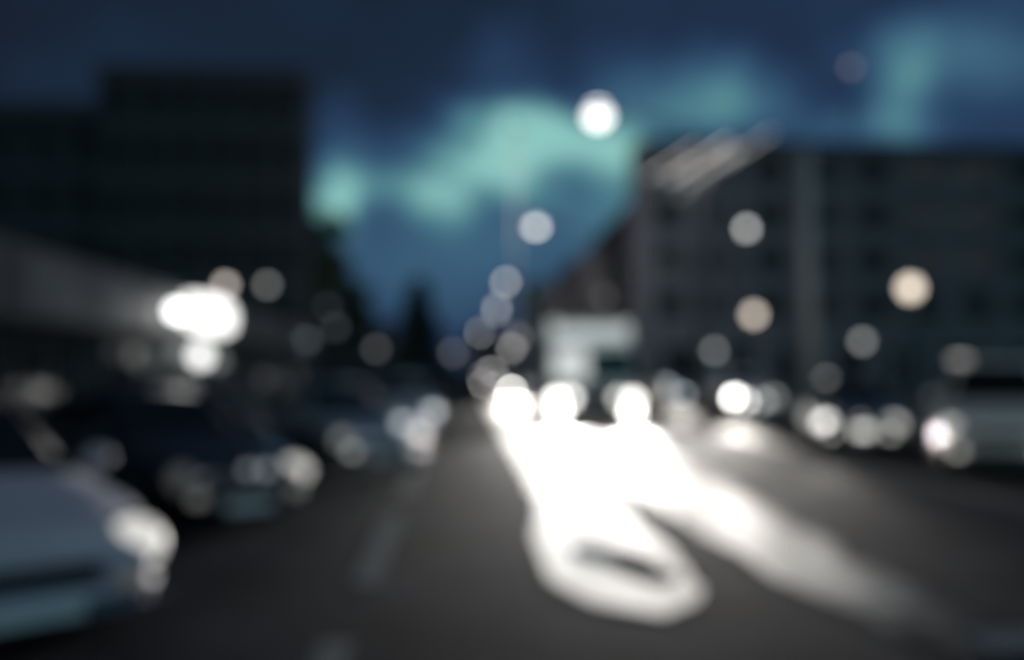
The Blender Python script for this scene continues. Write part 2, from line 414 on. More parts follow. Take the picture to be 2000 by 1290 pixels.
# low shops along the left pavement: local x runs along -Y of the street when rotated +90
def shop(i, y0, y1, label, fascia_m, glass_m, sign):
    W = y1 - y0
    b = thing('shop', label, 'shop', (SHOP_X, y1, .13), R(-90) + math.pi, 'low shops along the left pavement')
    # after rotation local +x -> street +... (see below), facade looks towards the road
    b.rotation_euler = (0, 0, R(90)); b.location = (SHOP_X, y0, .13)
    H = 4.02; D = 9
    gr = [(.5, W * .42, .55, 2.35), (W * .42 + .25, W * .42 + 1.3, .05, 2.35), (W * .42 + 1.55, W - .5, .55, 2.35)]
    bm = bmesh.new(); wall_mesh(bm, W, H, gr)
    vs_ = [bm.verts.new(p) for p in ((0, 0, 0), (0, D, 0), (0, D, H), (0, 0, H), (W, 0, 0), (W, D, 0), (W, D, H), (W, 0, H))]
    for f in ((1, 0, 3, 2), (4, 5, 6, 7), (5, 1, 2, 6)): bm.faces.new([vs_[k] for k in f])
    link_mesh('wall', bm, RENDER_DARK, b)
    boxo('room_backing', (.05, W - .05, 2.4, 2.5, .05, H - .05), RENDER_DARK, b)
    cache = {}
    window_part(b, cache, *gr[0], bars=(2, 0), glass=glass_m, name='shop_window')
    d = window_part(b, cache, *gr[1], bars=(0, 1), glass=glass_m, sill=False, name='door'); boxo('handle', (.12, .16, -.09, -.03, .95, 1.2), STEEL, d)
    window_part(b, cache, *gr[2], bars=(2, 0), glass=glass_m, name='shop_window')
    f = boxo('fascia', (.06, W - .06, -.45, -.003, 2.5, 3.98), FASCIA_D, b, .02)
    n = 3
    for k in range(n):
        x0 = .3 + (W - .6) * k / n
        boxo('fascia_panel', (x0 + .55, x0 + (W - .6) / n - .55, -.475, -.453, 2.7, 3.78), fascia_m, f)
    boxo('roof', (.02, W - .02, .25, D, H + .003, H + .1), ROOF, b)
    return b
SG = mat('shop_glass', (.02, .022, .026), .08)
shop(0, 8.5, 19.2, 'shop nearest on the left, under the widest grey fascia', FASCIA, SG, 0)
shop(1, 19.25, 31.5, 'low shop with pale grey fascia left of the bright lit sign', FASCIA, SG, 0)
shop(2, 31.55, 40.5, 'low shop with the bright projecting sign on its front', FASCIA_D, SG, 1)
shop(3, 40.55, 50, 'low dark shop just beyond the bright projecting sign', FASCIA_D, SG, 0)
shop(4, 50.05, 59.5, 'last low shop of the row, against the tall dark block', FASCIA_D, SG, 0)

# right: big grey block facing the camera across the square, and a terrace receding up the street
YR = 62.
xa = at(1252, 300, YR).x; H_R = at(1600, 292, YR).z
WR = 30.
gnd = []
for k in range(8): gnd.append((1.3 + k * 3.6, 3.6 + k * 3.6, .35, 3.0, 'shop'))
gnd[3] = (12.6, 14.4, .05, 3.0, 'door')
WARMDIM = mat('dim_window', (.05, .045, .04), .15, emit=(1, .78, .80), es=.012)
building('corner_building', 'large grey flat-roofed building across the square on the right', (xa, YR, .13), 0, WR, 4, H_R, 4, 9, RENDER_GREY, z0=4.0, fh=(H_R - 4.3) / 4, ww=2.2, wh=1.55, trim=STONE_D, ground=gnd, pilasters=(.5, 5.0, 10.0, 16.7, 23.3, 29.5), glassf=lambda i: WARMDIM if i in (14, 15, 23, 24, 32, 33) else None)
ytab = [(66, 86, 12.9), (86.1, 104, 12.5), (104.1, 124, 12.9), (124.1, 150, 12.7)]
names = ['grey terraced house next to the large building, nearest of the terrace', 'second grey house of the receding terrace on the right', 'third house up the receding terrace on the right', 'farthest house of the receding terrace on the right']
for (y0, y1, h), lb in zip(ytab, names):
    L_ = y1 - y0
    building('terraced_house', lb, (12.0, y1, .13), R(-90), L_, 12, h, 3, 5, RENDER_MID, z0=3.6, fh=3.0, ww=1.2, wh=1.7, ground=[(1.0, 5.5, .5, 2.9, 'shop'), (6.5, 7.7, .05, 2.7, 'door'), (9.5, L_ - 1.5, .5, 2.9, 'shop')], group='terrace receding up the street on the right')
# pale building closing the view and far left houses
p0 = at(1022, 556, 185); p1 = at(1138, 556, 185)
building('end_building', 'far pale building closing the view at the end of the street', (p0.x, 185, 0), 0, p1.x - p0.x, 10, p0.z, 4, 4, STONE, z0=3.6, fh=3.2, ww=1.2, wh=1.7, ground=[(4.8, 6.2, .05, 2.6, 'door')])
building('far_house', 'small dark far house low on the left of the street', (-24, 150, .13), 0, 13, 10, 6.0, 1, 5, RENDER_DARK, roof=3.0, z0=2.9, fh=3, ground=[(6, 7.2, .05, 2.4, 'door'), (1.5, 3.5, .6, 2.2, 'shop')])
building('far_house', 'pitched-roof far house left of the end building', (1.6, 196, 0), 0, 9.5, 10, 6.5, 2, 4, RENDER_MID, roof=3.4, z0=.4, fh=3, ground=[])

# ------------------------------------------------------------------ trees
def leaf_crown(parent, name, m, fn, n, size):
    bm = bmesh.new()
    for _ in range(n):
        p = fn(); s = size * random.uniform(.6, 1.3)
        q = Euler((random.uniform(0, 6.3), random.uniform(0, 6.3), random.uniform(0, 6.3))).to_matrix()
        a = [bm.verts.new(p + q @ Vector(c) * s) for c in ((-.5, 0, 0), (0, -.3, .08), (.5, 0, 0), (0, .3, .08))]
        bm.faces.new(a)
    return link_mesh(name, bm, m, parent)
def broadleaf(loc, h, rx, rz, label, n=9000, size=.32, cz=None):
    t = thing('street_tree', label, 'tree', loc, random.uniform(0, 6))
    cz = cz or h - rz
    bm = bmesh.new(); tube(bm, (0, 0, 0), (.05, 0, cz * .55), .22, .15); tube(bm, (.05, 0, cz * .55), (0, .05, cz + rz * .5), .15, .04)
    clumps = []
    for k in range(26):
        a = random.uniform(0, 6.3); e = random.uniform(-.85, .95); rr = random.uniform(.45, .88)
        c = Vector((math.cos(a) * rx * rr * math.sqrt(1 - e * e * .8), math.sin(a) * rx * rr * math.sqrt(1 - e * e * .8), cz + e * rz * .85))
        clumps.append((c, random.uniform(.25, .45) * rx))
        tube(bm, (.03, .02, cz * random.uniform(.5, 1.)), c, .06, .015, 6)
    link_mesh('trunk', bm, BARK, t)
    def fn():
        c, r = random.choice(clumps); d = Vector((random.gauss(0, 1), random.gauss(0, 1), random.gauss(0, .8))).normalized()
        return c + d * r * random.random() ** .4
    leaf_crown(t, 'crown', LEAF, fn, n, size)
    return t
def conifer(loc, h, r, label, n=16000):
    t = thing('conifer', label, 'tree', loc)
    bm = bmesh.new(); tube(bm, (0, 0, 0), (0, 0, h * .97), .35, .04)
    tiers = []
    for k in range(70):
        z = h * (.08 + .9 * k / 70); a = k * 2.4; L_ = r * (1 - (z / h)) ** .8 * random.uniform(.8, 1.12) + .2
        tiers.append((z, a, L_)); tube(bm, (0, 0, z), (math.cos(a) * L_, math.sin(a) * L_, z - L_ * .18), .07, .02, 5)
    link_mesh('trunk', bm, BARK, t)
    def fn():
        z, a, L_ = random.choice(tiers); u = random.random() ** .6
        return Vector((math.cos(a) * L_ * u + random.gauss(0, .35), math.sin(a) * L_ * u + random.gauss(0, .35), z - L_ * .18 * u + random.gauss(0, .2)))
    leaf_crown(t, 'crown', NEEDLE, fn, n, .75)
    return t
p = at(600, 720, 66)
broadleaf((p.x, 66, .13), at(600, 415, 66).z, 3.3, 3.6, 'dark street tree at the right edge of the tall dark block')
p = at(660, 720, 80)
broadleaf((p.x, 80, .13), at(660, 540, 80).z, 2.6, 2.7, 'smaller dark tree beside the foot of the tall dark block')
p = at(818, 720, 205)
conifer((p.x, 205, 0), at(818, 540, 205).z, 8.5, 'dark pointed conifer against the blue sky at the street end')
p = at(770, 720, 190)
broadleaf((p.x - 1, 190, 0), at(770, 668, 190).z, 5, 3.0, 'low dark tree left of the far pointed conifer', 4000, .6)

# ------------------------------------------------------------------ street furniture
def street_lamp(Y, px, py, head, es, energy, label, group='tall street lamps up the right side', hp=None):
    hp = hp or at(px, py, Y); base = Vector((hp.x + 3.4, Y, 0))
    t = thing('street_lamp', label, 'street lamp', base, 0, group)
    z = hp.z
    bm = bmesh.new(); tube(bm, (0, 0, -.02), (0, 0, 1.1), .12, .11, 12); tube(bm, (0, 0, 1.1), (0, 0, z - .6), .085, .06, 12); link_mesh('pole', bm, DARKSTEEL, t, True)
    bm = bmesh.new(); pts = [(0, 0, z - .6)] + [(-3.0 * k / 8, 0, z - .6 + .72 * math.sin(k / 8 * math.pi / 2)) for k in range(1, 9)]; path_tube(bm, pts, .045); link_mesh('arm', bm, DARKSTEEL, t, True)
    a, b, c = head
    bm = bmesh.new(); ellipsoid(bm, (-3.4, 0, z + .12), (a * .62, b * .6, .1)); hd = link_mesh('lamp_head', bm, DARKSTEEL, t, True)
    bm = bmesh.new(); ellipsoid(bm, (-3.4, 0, z), (a / 2, b / 2, c / 2)); link_mesh('lens', bm, lamp((1, .98, .94), es), hd, True)
    point(t, (-3.4, b / 2 + .25, z - .05), energy, (1, .98, .98), .12)
street_lamp(32.7, 1168, 225, (.74, .6, .74), 3.8, 850, 'nearest and brightest tall street lamp against the sky')
street_lamp(58, 1047, 442, (.62, .5, .56), 5.0, 800, 'second tall street lamp, below and left of the brightest one')
street_lamp(92, 988, 550, (.6, .6, .56), 5.5, 800, 'third tall street lamp up the street')
street_lamp(124, 970, 598, (.55, .55, .5), 6.0, 800, 'fourth tall street lamp, just below the third')
street_lamp(168, 937, 650, (.7, .6, .7), 5.5, 600, 'far tall street lamp, lowest of the row')
street_lamp(6.6, 0, 0, (.74, .6, .74), 3.8, 380, 'added street lamp continuing the row, its head above the frame', hp=Vector((4.5, 6.6, 10.0)))  # unseen lamp, added to light the foreground
def lantern(px, py, Y, d, col, es, energy, label, name='post_lantern'):
    hp = at(px, py, Y)
    t = thing(name, label, 'lamp post', (hp.x, Y, .13 if (hp.x > KR or hp.x < KL) else 0), 0, 'post-top lanterns on the square')
    z = hp.z - t.location.z
    bm = bmesh.new(); tube(bm, (0, 0, 0), (0, 0, .7), .09, .07); tube(bm, (0, 0, .7), (0, 0, z - d * .5), .05, .04); link_mesh('post', bm, DARKSTEEL, t, True)
    bm = bmesh.new(); ellipsoid(bm, (0, 0, z), (d / 2, d / 2, d / 2)); link_mesh('globe', bm, lamp(col, es), t, True)
    bm = bmesh.new(); tube(bm, (0, 0, z + d * .46), (0, 0, z + d * .62), d * .34, d * .1, 14); link_mesh('cap', bm, DARKSTEEL, t, True)
    if energy: point(t, (0, d * .5 + .12, z - .05), energy, col, .08)
WARM = (1, .86, .70)
lantern(1778, 563, 31, .55, WARM, 2.6, 45, 'warm globe lantern on the square, rightmost and brightest')
lantern(1472, 615, 42, .5, (1, .87, .74), 2.7, 45, 'warm globe lantern low in front of the grey building')
lantern(1458, 447, 52, .46, (1, 1, .98), 3.2, 20, 'grey-white lamp high against the front of the grey building')
lantern(1393, 685, 54, .42, (1, 1, 1), 1.9, 10, 'dim white lantern low above the parked cars, left one')
lantern(1684, 667, 46, .42, (1, 1, .97), 1.35, 10, 'dim white lantern low above the parked cars, right one')
lantern(1662, 132, 40, .3, (1, .85, .85), .55, 0, 'faint pinkish lamp on a very tall post above the roofline')
lantern(1180, 580, 60, .35, (1, 1, 1), .6, 0, 'faint lamp in front of the terrace left end')
# far left small lamps
def bracket_lamp(px, py, d, col, es, energy, label, X=SHOP_X + .7):
    Y = X / (ray(px, py).x / ray(px, py).y); p_ = at(px, py, Y)
    t = thing('wall_lamp', label, 'wall lamp', (SHOP_X, Y, p_.z), 0, 'lamps on the left shop row')
    dx = p_.x - SHOP_X
    boxo('bracket', (.0, .06, -.08, .08, .05, .35), DARKSTEEL, t)
    bm = bmesh.new(); path_tube(bm, [(.05, 0, .25), (dx * .6, 0, .34), (dx, 0, .2)], .02); link_mesh('arm', bm, DARKSTEEL, t)
    bm = bmesh.new(); ellipsoid(bm, (dx, 0, 0), (d / 2, d / 2, d / 2)); link_mesh('globe', bm, lamp(col, es), t, True)
    if energy: point(t, (dx, d * .5 + .12, 0), energy, col, .08)
bracket_lamp(522, 557, .35, (1, 1, .98), 1.1, 0, 'grey globe lamp on the shop row right of the bright sign')
bracket_lamp(440, 558, .35, (1, .9, .82), 2.6, 8, 'globe lamp just above the bright projecting sign')
bracket_lamp(600, 665, .5, (.75, .88, 1), .35, 0, 'faint bluish lamp on the far end of the shop row')
bracket_lamp(640, 600, .5, (.85, .95, 1), .15, 0, 'very faint lamp under the dark street tree')
bracket_lamp(655, 640, .6, (.75, .85, 1), .25, 0, 'faint blue-grey lamp low under the dark street tree')
# bright projecting sign box and lit window of the shop
def sign_box(px, py, X, w_, h_, es, label):
    Y = X / (ray(px, py).x / ray(px, py).y); p_ = at(px, py, Y)
    t = thing('projecting_sign', label, 'sign', (SHOP_X, Y, p_.z))
    dx = X - SHOP_X
    boxo('arm', (0, dx - w_ / 2, -.03, .03, -.02, .02), DARKSTEEL, t)
    bm = bmesh.new()
    # rounded, oval box
    for s in (-1, 1):
        pass
    n = 28; fr, bk = [], []
    for i in range(n):
        a = 2 * math.pi * i / n; ca, sa = math.cos(a), math.sin(a)
        u = math.copysign(abs(ca) ** .7, ca) * w_ / 2; v = math.copysign(abs(sa) ** .7, sa) * h_ / 2
        fr.append(bm.verts.new((dx + u, -.11, v - .18 * u))); bk.append(bm.verts.new((dx + u, .11, v - .18 * u)))
    for i in range(n): bm.faces.new((fr[i], fr[(i + 1) % n], bk[(i + 1) % n], bk[i]))
    bm.faces.new(fr[::-1]); bm.faces.new(bk)
    link_mesh('sign_face', bm, lamp((1, 1, .97), es), t)
    return t
sg = sign_box(405, 615, SHOP_X + 1.15, 1.6, 1.1, 2.4, 'bright white lit projecting sign on the left shop row')
point(sg, (1.15, .45, -.1), 25, (1, 1, .97), .1)
bracket_lamp(345, 608, .4, (1, 1, .98), 6, 0, 'white globe lamp at the left end of the bright sign', SHOP_X + .9)
bracket_lamp(392, 695, .62, (1, 1, .98), 2.4, 8, 'white globe lamp hanging just under the bright sign')
bracket_lamp(425, 705, .5, (.95, 1, 1), .3, 0, 'dim lamp to the right under the bright sign')
bracket_lamp(353, 685, .5, (.95, 1, 1), .3, 0, 'dim lamp to the left under the bright sign')
bracket_lamp(290, 700, .7, (.9, 1, .95), .06, 0, 'faint lamp on the dark shop front left of the sign')
# faint street lights far up on the left
for (px, py, Y, d, es, lb) in ((735, 682, 120, .9, .55, 'dim grey far lamp left of the street, below the conifer gap'), (885, 690, 170, 1.2, .7, 'dim far lamp at the foot of the conifer'),
                                (970, 610, 150, .7, 3.2, 'pinkish far lamp beside the fourth street lamp'), (1000, 680, 150, 1.0, 3.0, 'far lamp low in the middle of the street'), (960, 730, 150, 1.2, 4.5, 'far pale lamp near road level in the middle'), (945, 740, 110, .9, 3.0, 'pale lamp at road level left of the truck'), (1105, 585, 130, 1.1, .7, 'grey lamp on the terrace above the white truck'), (1120, 600, 120, .9, .4, 'grey lamp close above the roof of the white truck'), (1010, 660, 140, 1.2, 1.2, 'faint far lamp beside the dark gap in the street end')):
    hp = at(px, py, Y)
    t = thing('far_lamp', lb, 'street lamp', (hp.x, Y, 0), 0, 'far lamps up the street')
    bm = bmesh.new(); tube(bm, (0, 0, 0), (0, 0, max(.3, hp.z - d * .45)), .07, .05); link_mesh('pole', bm, DARKSTEEL, t)
    bm = bmesh.new(); ellipsoid(bm, (0, 0, hp.z), (d / 2, d / 2, d / 2)); link_mesh('globe', bm, lamp((1, .95, .95), es), t, True)
# slim pale mast in front of the bright cloud gap
p = at(1007, 725, 40)
m_ = thing('mast', 'tall slim pale mast standing before the bright teal cloud gap', 'mast', (p.x, 40, 0))
zt = at(1007, 255, 40).z
bm = bmesh.new(); tube(bm, (0, 0, 0), (0, 0, 1.2), .07, .05); tube(bm, (0, 0, 1.2), (0, 0, zt), .05, .04, 14); link_mesh('pole', bm, mat('pale_paint', (.7, .66, .66), .5, noise_s=5, noise_a=.1), m_, True)
bm = bmesh.new(); tube(bm, (0, 0, 0), (0, 0, .05), .3, .3, 16); link_mesh('base_plate', bm, STEEL, m_)
boxo('mast_glow', (-.05, .05, -.085, -.055, 6.5, zt - .2), lamp((1, .93, .93), .4), m_)  # glow added on the mast in place of lamplight falling on it
bm = bmesh.new(); ellipsoid(bm, (0, 0, zt + .1), (.16, .16, .14)); link_mesh('finial', bm, STEEL, m_, True)
# pole in front of the grey building
p = at(1583, 725, 48)
m_ = thing('mast', 'thick grey post before the large grey building on the right', 'mast', (p.x, 48, .13))
zt = at(1583, 300, 48).z
bm = bmesh.new(); tube(bm, (0, 0, 0), (0, 0, zt), .36, .30, 16); link_mesh('pole', bm, mat('grey_paint', (.5, .49, .48), .5, noise_s=5, noise_a=.1), m_, True)
bm = bmesh.new(); tube(bm, (0, 0, 0), (0, 0, .06), .5, .5, 16); link_mesh('base_plate', bm, STEEL, m_)
# slanted pale light bars high at the corner of the building
a = at(1283, 372, 33); b = at(1492, 236, 33)
t = thing('light_bar_rig', 'slanting pale light bars high up before the grey building corner', 'light bars', (a.x, 33, 0))
mid = (a + b) / 2 - Vector((a.x, 33, 0))
bm = bmesh.new(); tube(bm, (mid.x, .12, 0), (mid.x, .12, mid.z - .1), .035, .03); link_mesh('post', bm, DARKSTEEL, t)
for (u0, u1, off, es) in ((.0, .48, 30, 1.0), (.12, .68, 4, 1.6), (.24, .72, -20, 1.3), (.55, 1., -28, .7), (.1, .45, -32, .4)):
    da = at(1283 + (1492 - 1283) * u0 - off * .55, 372 + (236 - 372) * u0 - off * .84, 33) - Vector((a.x, 33, 0))
    db = at(1283 + (1492 - 1283) * u1 - off * .55, 372 + (236 - 372) * u1 - off * .84, 33) - Vector((a.x, 33, 0))
    bm = bmesh.new(); tube(bm, da, db, .035, .035, 10); o = link_mesh('light_bar', bm, lamp((1, .96, .92), es), t)
bm = bmesh.new(); tube(bm, (mid.x - 1.2, .1, mid.z - .75), (mid.x + 1.2, .1, mid.z + .75), .03, .03); link_mesh('bracket', bm, DARKSTEEL, t)

# ------------------------------------------------------------------ cars
def smooth(a, b, t):
    t = max(0., min(1., (t - a) / (b - a))); return t * t * (3 - 2 * t)
def car(label, paint, loc, heading, L=4.3, W=1.76, H=1.45, suv=False, head=(1, .98, .93), es=(1, 1), low_glow=0., plate_y='white', group=None, extra=(), name='parked_car', roof_m=None, hh=.085, beams=()):
    """heading: direction (radians from +x) in which the nose points"""
    t = thing(name, label, 'car', loc, heading, group)
    wb = L * .6; xf, xb = wb / 2 + .02, -wb / 2 + .02; rw = .33 if not suv else .37
    belt = .92 if not suv else 1.08; nose = .70 if not suv else .86
    xs = sorted({-L / 2 + L * i / 44 for i in range(45)} | {xf + d for d in (-.42, -.4, -.2, 0, .2, .4, .42)} | {xb + d for d in (-.42, -.4, -.2, 0, .2, .4, .42)})
    bm = bmesh.new(); rows = []
    for x in xs:
        e = abs(x) / (L / 2)
        hw = W / 2 * (1 - .16 * smooth(.72, 1., e) - .10 * smooth(.93, 1., e))
        if x > 0: zt_ = nose - .13 * smooth(.9, 1., x / (L / 2)) + (belt - nose) * (1 - smooth(.36, .98, x / (L / 2)))
        else: zt_ = belt + .03 - .16 * smooth(.9, 1., -x / (L / 2))
        zl = .19 + .08 * smooth(.9, 1., e)
        for xw in (xf, xb):
            d = abs(x - xw)
            if d < .405: zl = max(zl, rw + math.sqrt(max(0, .405 ** 2 - d * d)) - .0)
        mid_ = max(.52, zl + .015)
        sh = max(zt_ - .13, mid_ + .01)
        ring = [(0, .2), (hw * .80, .2), (hw * .97, zl), (hw, mid_), (hw * .985, sh), (hw * .90, max(zt_ - .03, sh + .005)), (hw * .55, zt_ + .015), (0, zt_ + .03)]
        rows.append([bm.verts.new((x, y, z)) for y, z in ring] + [bm.verts.new((x, -y, z)) for y, z in ring[-2:0:-1]])
    n = len(rows[0])
    for r0, r1 in zip(rows, rows[1:]):
        for k in range(n): bm.faces.new((r0[k], r0[(k + 1) % n], r1[(k + 1) % n], r1[k]))
    bm.faces.new(rows[0][::-1]); bm.faces.new(rows[-1])
    body = link_mesh('body', bm, paint, t, True)
    # cabin
    A, B_, C_, D_ = (.21 * L, .055 * L, -.24 * L, -.40 * L) if not suv else (.22 * L, .09 * L, -.36 * L, -.46 * L)
    wA, wB = W / 2 * .87, W / 2 * .66
    zb = belt - .02
    bm = bmesh.new(); prof = [(A, zb, wA), (B_, H - .05, wB), ((B_ + C_) / 2, H, wB * 1.03), (C_, H - .06, wB * .98), (D_, zb, wA * .96)]
    lft = [bm.verts.new((x, y, z)) for x, z, y in prof]; rgt = [bm.verts.new((x, -y, z)) for x, z, y in prof]
    for k in range(4): bm.faces.new((lft[k], lft[k + 1], rgt[k + 1], rgt[k]))
    bm.faces.new(lft[::-1]); bm.faces.new(rgt); bm.faces.new((lft[0], rgt[0], rgt[4], lft[4]))
    es_ = [e_ for e_ in bm.edges]
    bmesh.ops.bevel(bm, geom=es_, offset=.05, segments=3, affect='EDGES')
    cabin = link_mesh('cabin', bm, roof_m or paint, t, True)
    def quad(nm, pts, off):
        vs2 = [Vector(p_) for p_ in pts]; nn = (vs2[1] - vs2[0]).cross(vs2[2] - vs2[0]).normalized()
        if nn.dot(Vector(off)) < 0: nn = -nn
        return polyo(nm, [v + nn * .012 for v in vs2], [tuple(range(len(pts)))], GLASS, cabin)
    def lerp(p_, q_, u): return tuple(a_ + (b_ - a_) * u for a_, b_ in zip(p_, q_))
    PA, PB, PC, PD = [(x, y, z) for x, z, y in (prof[0], prof[1], prof[3], prof[4])]
    mir = lambda p_: (p_[0], -p_[1], p_[2])
    def panel(nm, a_, b_, c_, d_, off, iu=.07, iv=.09):
        def P(u, v): return lerp(lerp(a_, b_, u), lerp(d_, c_, u), v)
        quad(nm, [P(iu, iv), P(1 - iu, iv), P(1 - iu, 1 - iv), P(iu, 1 - iv)], off)
    panel('windscreen', PA, mir(PA), mir(PB), PB, (1, 0, .5))
    panel('rear_window', PD, mir(PD), mir(PC), PC, (-1, 0, .5))
    bp_lo = lerp(PA, PD, .50); bp_hi = lerp(PB, PC, .42)
    for f in (lambda p_: p_, mir):
        s_ = f((0, 1, .3))
        panel('side_window', f(PA), f(bp_lo), f(bp_hi), f(PB), s_, .05, .12)
        panel('side_window', f(bp_lo), f(PD), f(PC), f(bp_hi), s_, .05, .12)
    if suv:
        for s_ in (1, -1):
            bm = bmesh.new(); path_tube(bm, [(B_ - .1, s_ * wB * .86, H - .04), (B_ - .2, s_ * wB * .86, H + .05), (C_ + .2, s_ * wB * .86, H + .05), (C_ + .1, s_ * wB * .86, H - .05)], .022); link_mesh('roof_rail', bm, CHROME, cabin)
    # nose
    zn = nose - .13
    def slab(nm, hw_, d0, d1, z0, z1, m_, par, drop=.30, pw=4, sg=1):
        bm = bmesh.new(); prev = None; k = 16
        for i_ in range(k + 1):
            y = hw_ * (2 * i_ / k - 1); xo = L / 2 - drop * abs(y / (W / 2 * .93)) ** pw
            r_ = [bm.verts.new((sg * (xo + d), y, z)) for d, z in ((d0, z0), (d1, z0 + .02), (d1, z1 - .02), (d0, z1))]
            if prev:
                for q in range(4): bm.faces.new((prev[q], prev[(q + 1) % 4], r_[(q + 1) % 4], r_[q]))
            else: bm.faces.new(r_[::-1])
            prev = r_
        bm.faces.new(prev); bmesh.ops.recalc_face_normals(bm, faces=list(bm.faces))
        return link_mesh(nm, bm, m_, par, True)
    gr = slab('grille', .46, -.1, .012, zn - .19, zn - .03, PLASTIC, t)
    fs = None
    for k in range(3):
        if fs is None: fs = o = boxo('slat', (L / 2 + .014, L / 2 + .022, -.42, .42, -.008, .008), CHROME, gr)
        else: o = share('slat', fs, gr)
        o.location = (0, 0, zn - .15 + .045 * k)
    bu = slab('bumper', W / 2 * .92, -.2, .05, .26, zn - .21, paint, t)
    slab('air_intake', .5, .02, .056, .285, .30 + (zn - .22 - .3) * .4, PLASTIC, bu)
    boxo('number_plate', (L / 2 + .053, L / 2 + .066, -.26, .26, zn - .345, zn - .235), PLATE, t)
    slab('rear_bumper', W / 2 * .92, -.2, .05, .3, .52, paint, t, sg=-1)
    for s_, e_ in zip((1, -1), es):
        rot = Euler((0, R(-14), R(-26 * s_))).to_matrix()
        bm = bmesh.new(); ellipsoid(bm, (L / 2 - .20, s_ * W / 2 * .70, zn - .02), (.14, .21, hh * 1.12), rot=rot)
        hl = link_mesh('headlight', bm, CHROME, t, True)
        bm = bmesh.new(); ellipsoid(bm, (L / 2 - .155, s_ * W / 2 * .70, zn - .015), (.12, .19, hh), rot=rot)
        link_mesh('lens', bm, lamp(head, e_) if e_ > 0 else GLASS, hl, True)
        if low_glow:
            bm = bmesh.new(); ellipsoid(bm, (L / 2 + .03, s_ * W / 2 * .62, .38), (.05, .09, .055)); link_mesh('bumper_glow', bm, lamp(head, low_glow), t, True)  # glow added low on the bumper for the glints there
        bm = bmesh.new(); ellipsoid(bm, (-L / 2 + .1, s_ * W / 2 * .74, .74 if not suv else .9), (.1, .16, .1)); link_mesh('tail_light', bm, REDLENS, t, True)
        bm = bmesh.new(); ellipsoid(bm, (A - .12, s_ * (W / 2 + .05), belt + .06), (.07, .11, .075)); link_mesh('wing_mirror', bm, paint, t, True)
        for xh in (.03 * L, -.17 * L): boxo('door_handle', (xh - .09, xh + .09, s_ * W / 2 * .985 - .02, s_ * W / 2 * .985 + .02, belt - .2, belt - .17), CHROME, t, .005)
    # wheels
    proto = None
    for xw in (xf, xb):
        for s_ in (1, -1):
            loc_ = (xw, s_ * (W / 2 - .11), rw)
            if proto is None:
                wh = bpy.data.objects.new('wheel', None); C.objects.link(wh); wh.parent = t
                bm = bmesh.new(); tube(bm, (0, -.1, 0), (0, .1, 0), rw, rw, 24)
                bmesh.ops.bevel(bm, geom=[e_ for e_ in bm.edges if abs(e_.verts[0].co.y - e_.verts[1].co.y) < 1e-4], offset=.025, segments=2, affect='EDGES')
                ty = link_mesh('tyre', bm, RUBBER, wh, True)
                bm = bmesh.new()
                for sd_ in (-1, 1): tube(bm, (0, sd_ * .095, 0), (0, sd_ * .108, 0), rw * .62, rw * .58, 20)
                for k in range(5):
                    a_ = k * 2 * math.pi / 5
                    for sd_ in (-1, 1): tube(bm, (0, sd_ * .112, 0), (math.cos(a_) * rw * .58, sd_ * .112, math.sin(a_) * rw * .58), .03, .022, 6)
                rm = link_mesh('rim', bm, ALLOY, wh); proto = (ty, rm)
            else:
                wh = bpy.data.objects.new('wheel', None); C.objects.link(wh); wh.parent = t
                share('tyre', proto[0], wh); share('rim', proto[1], wh)
            wh.location = loc_
    for (sy_, tgt, en, cone, rad) in beams:             # a lit headlight throws its beam on the road
        lc = Vector((L / 2 + .02 + rad, sy_ * W / 2 * .7, zn)); m4 = Matrix.Translation(Vector(loc)) @ Matrix.Rotation(heading, 4, 'Z')
        spot(t, lc, m4.inverted() @ Vector(tgt), en, (1, .94, .87), cone, .7, rad)
    for (nm, loc_, s_, col, e_) in extra:          # glowing blobs standing in for bodywork glints and headlight bloom
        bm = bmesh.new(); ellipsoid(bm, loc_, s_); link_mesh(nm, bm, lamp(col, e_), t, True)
    return t
def paint(name, col, metal=.3, rough=.3):
    return mat('paint_' + name, col, rough, metal, noise_s=1.5, noise_a=.06, coat=.6)
def corner_to_origin(fx, fy, heading, L, W):       # front left corner (car's left) -> car centre
    d = Vector((math.cos(heading), math.sin(heading))); l = Vector((-d.y, d.x))
    c = Vector((fx, fy)) - d * (L / 2) - l * (W / 2 * .75); return (c.x, c.y, 0)
GL = 'cars parked nose-out on the left'
hd = R(-47)
WHT = (1, .98, .93)
car('silver-blue car close by at the lower left, pale hood', mat('paint_silver', (.44, .42, .48), .5, 0., noise_s=1.5, noise_a=.06, spec=.35), corner_to_origin(-1.84, 6.1, hd, 4.4, 1.8), hd, 4.4, 1.8, 1.44, roof_m=PLASTIC, hh=.17, head=WHT, es=(.75, .2), low_glow=.07, group=GL,  # cabin set black to stand in for the dark it reflects
    extra=[('nose_glint', (2.10, .30, .60), (.03, .05, .04), (.9, .95, 1), .15)])
car('black parked car behind the silver-blue one on the left', paint('black', (.018, .02, .024), .2, .25), corner_to_origin(-1.62, 10.5, hd, 4.3, 1.76), hd, 4.3, 1.76, 1.40, hh=.14, head=WHT, es=(.8, .05), low_glow=.16, group=GL,
    extra=[('nose_glint', (2.14, .22, .60), (.04, .07, .05), (.85, .9, 1), .5), ('badge_glint', (2.17, 0, .62), (.03, .06, .05), (.8, .85, 1), .4)])
car('dark navy parked car, third from the camera on the left', paint('navy', (.018, .03, .065), .3, .22), corner_to_origin(-2.55, 14.6, hd, 4.3, 1.78), hd, 4.3, 1.78, 1.45, head=WHT, es=(0, 0), group=GL)
h4 = R(-60)
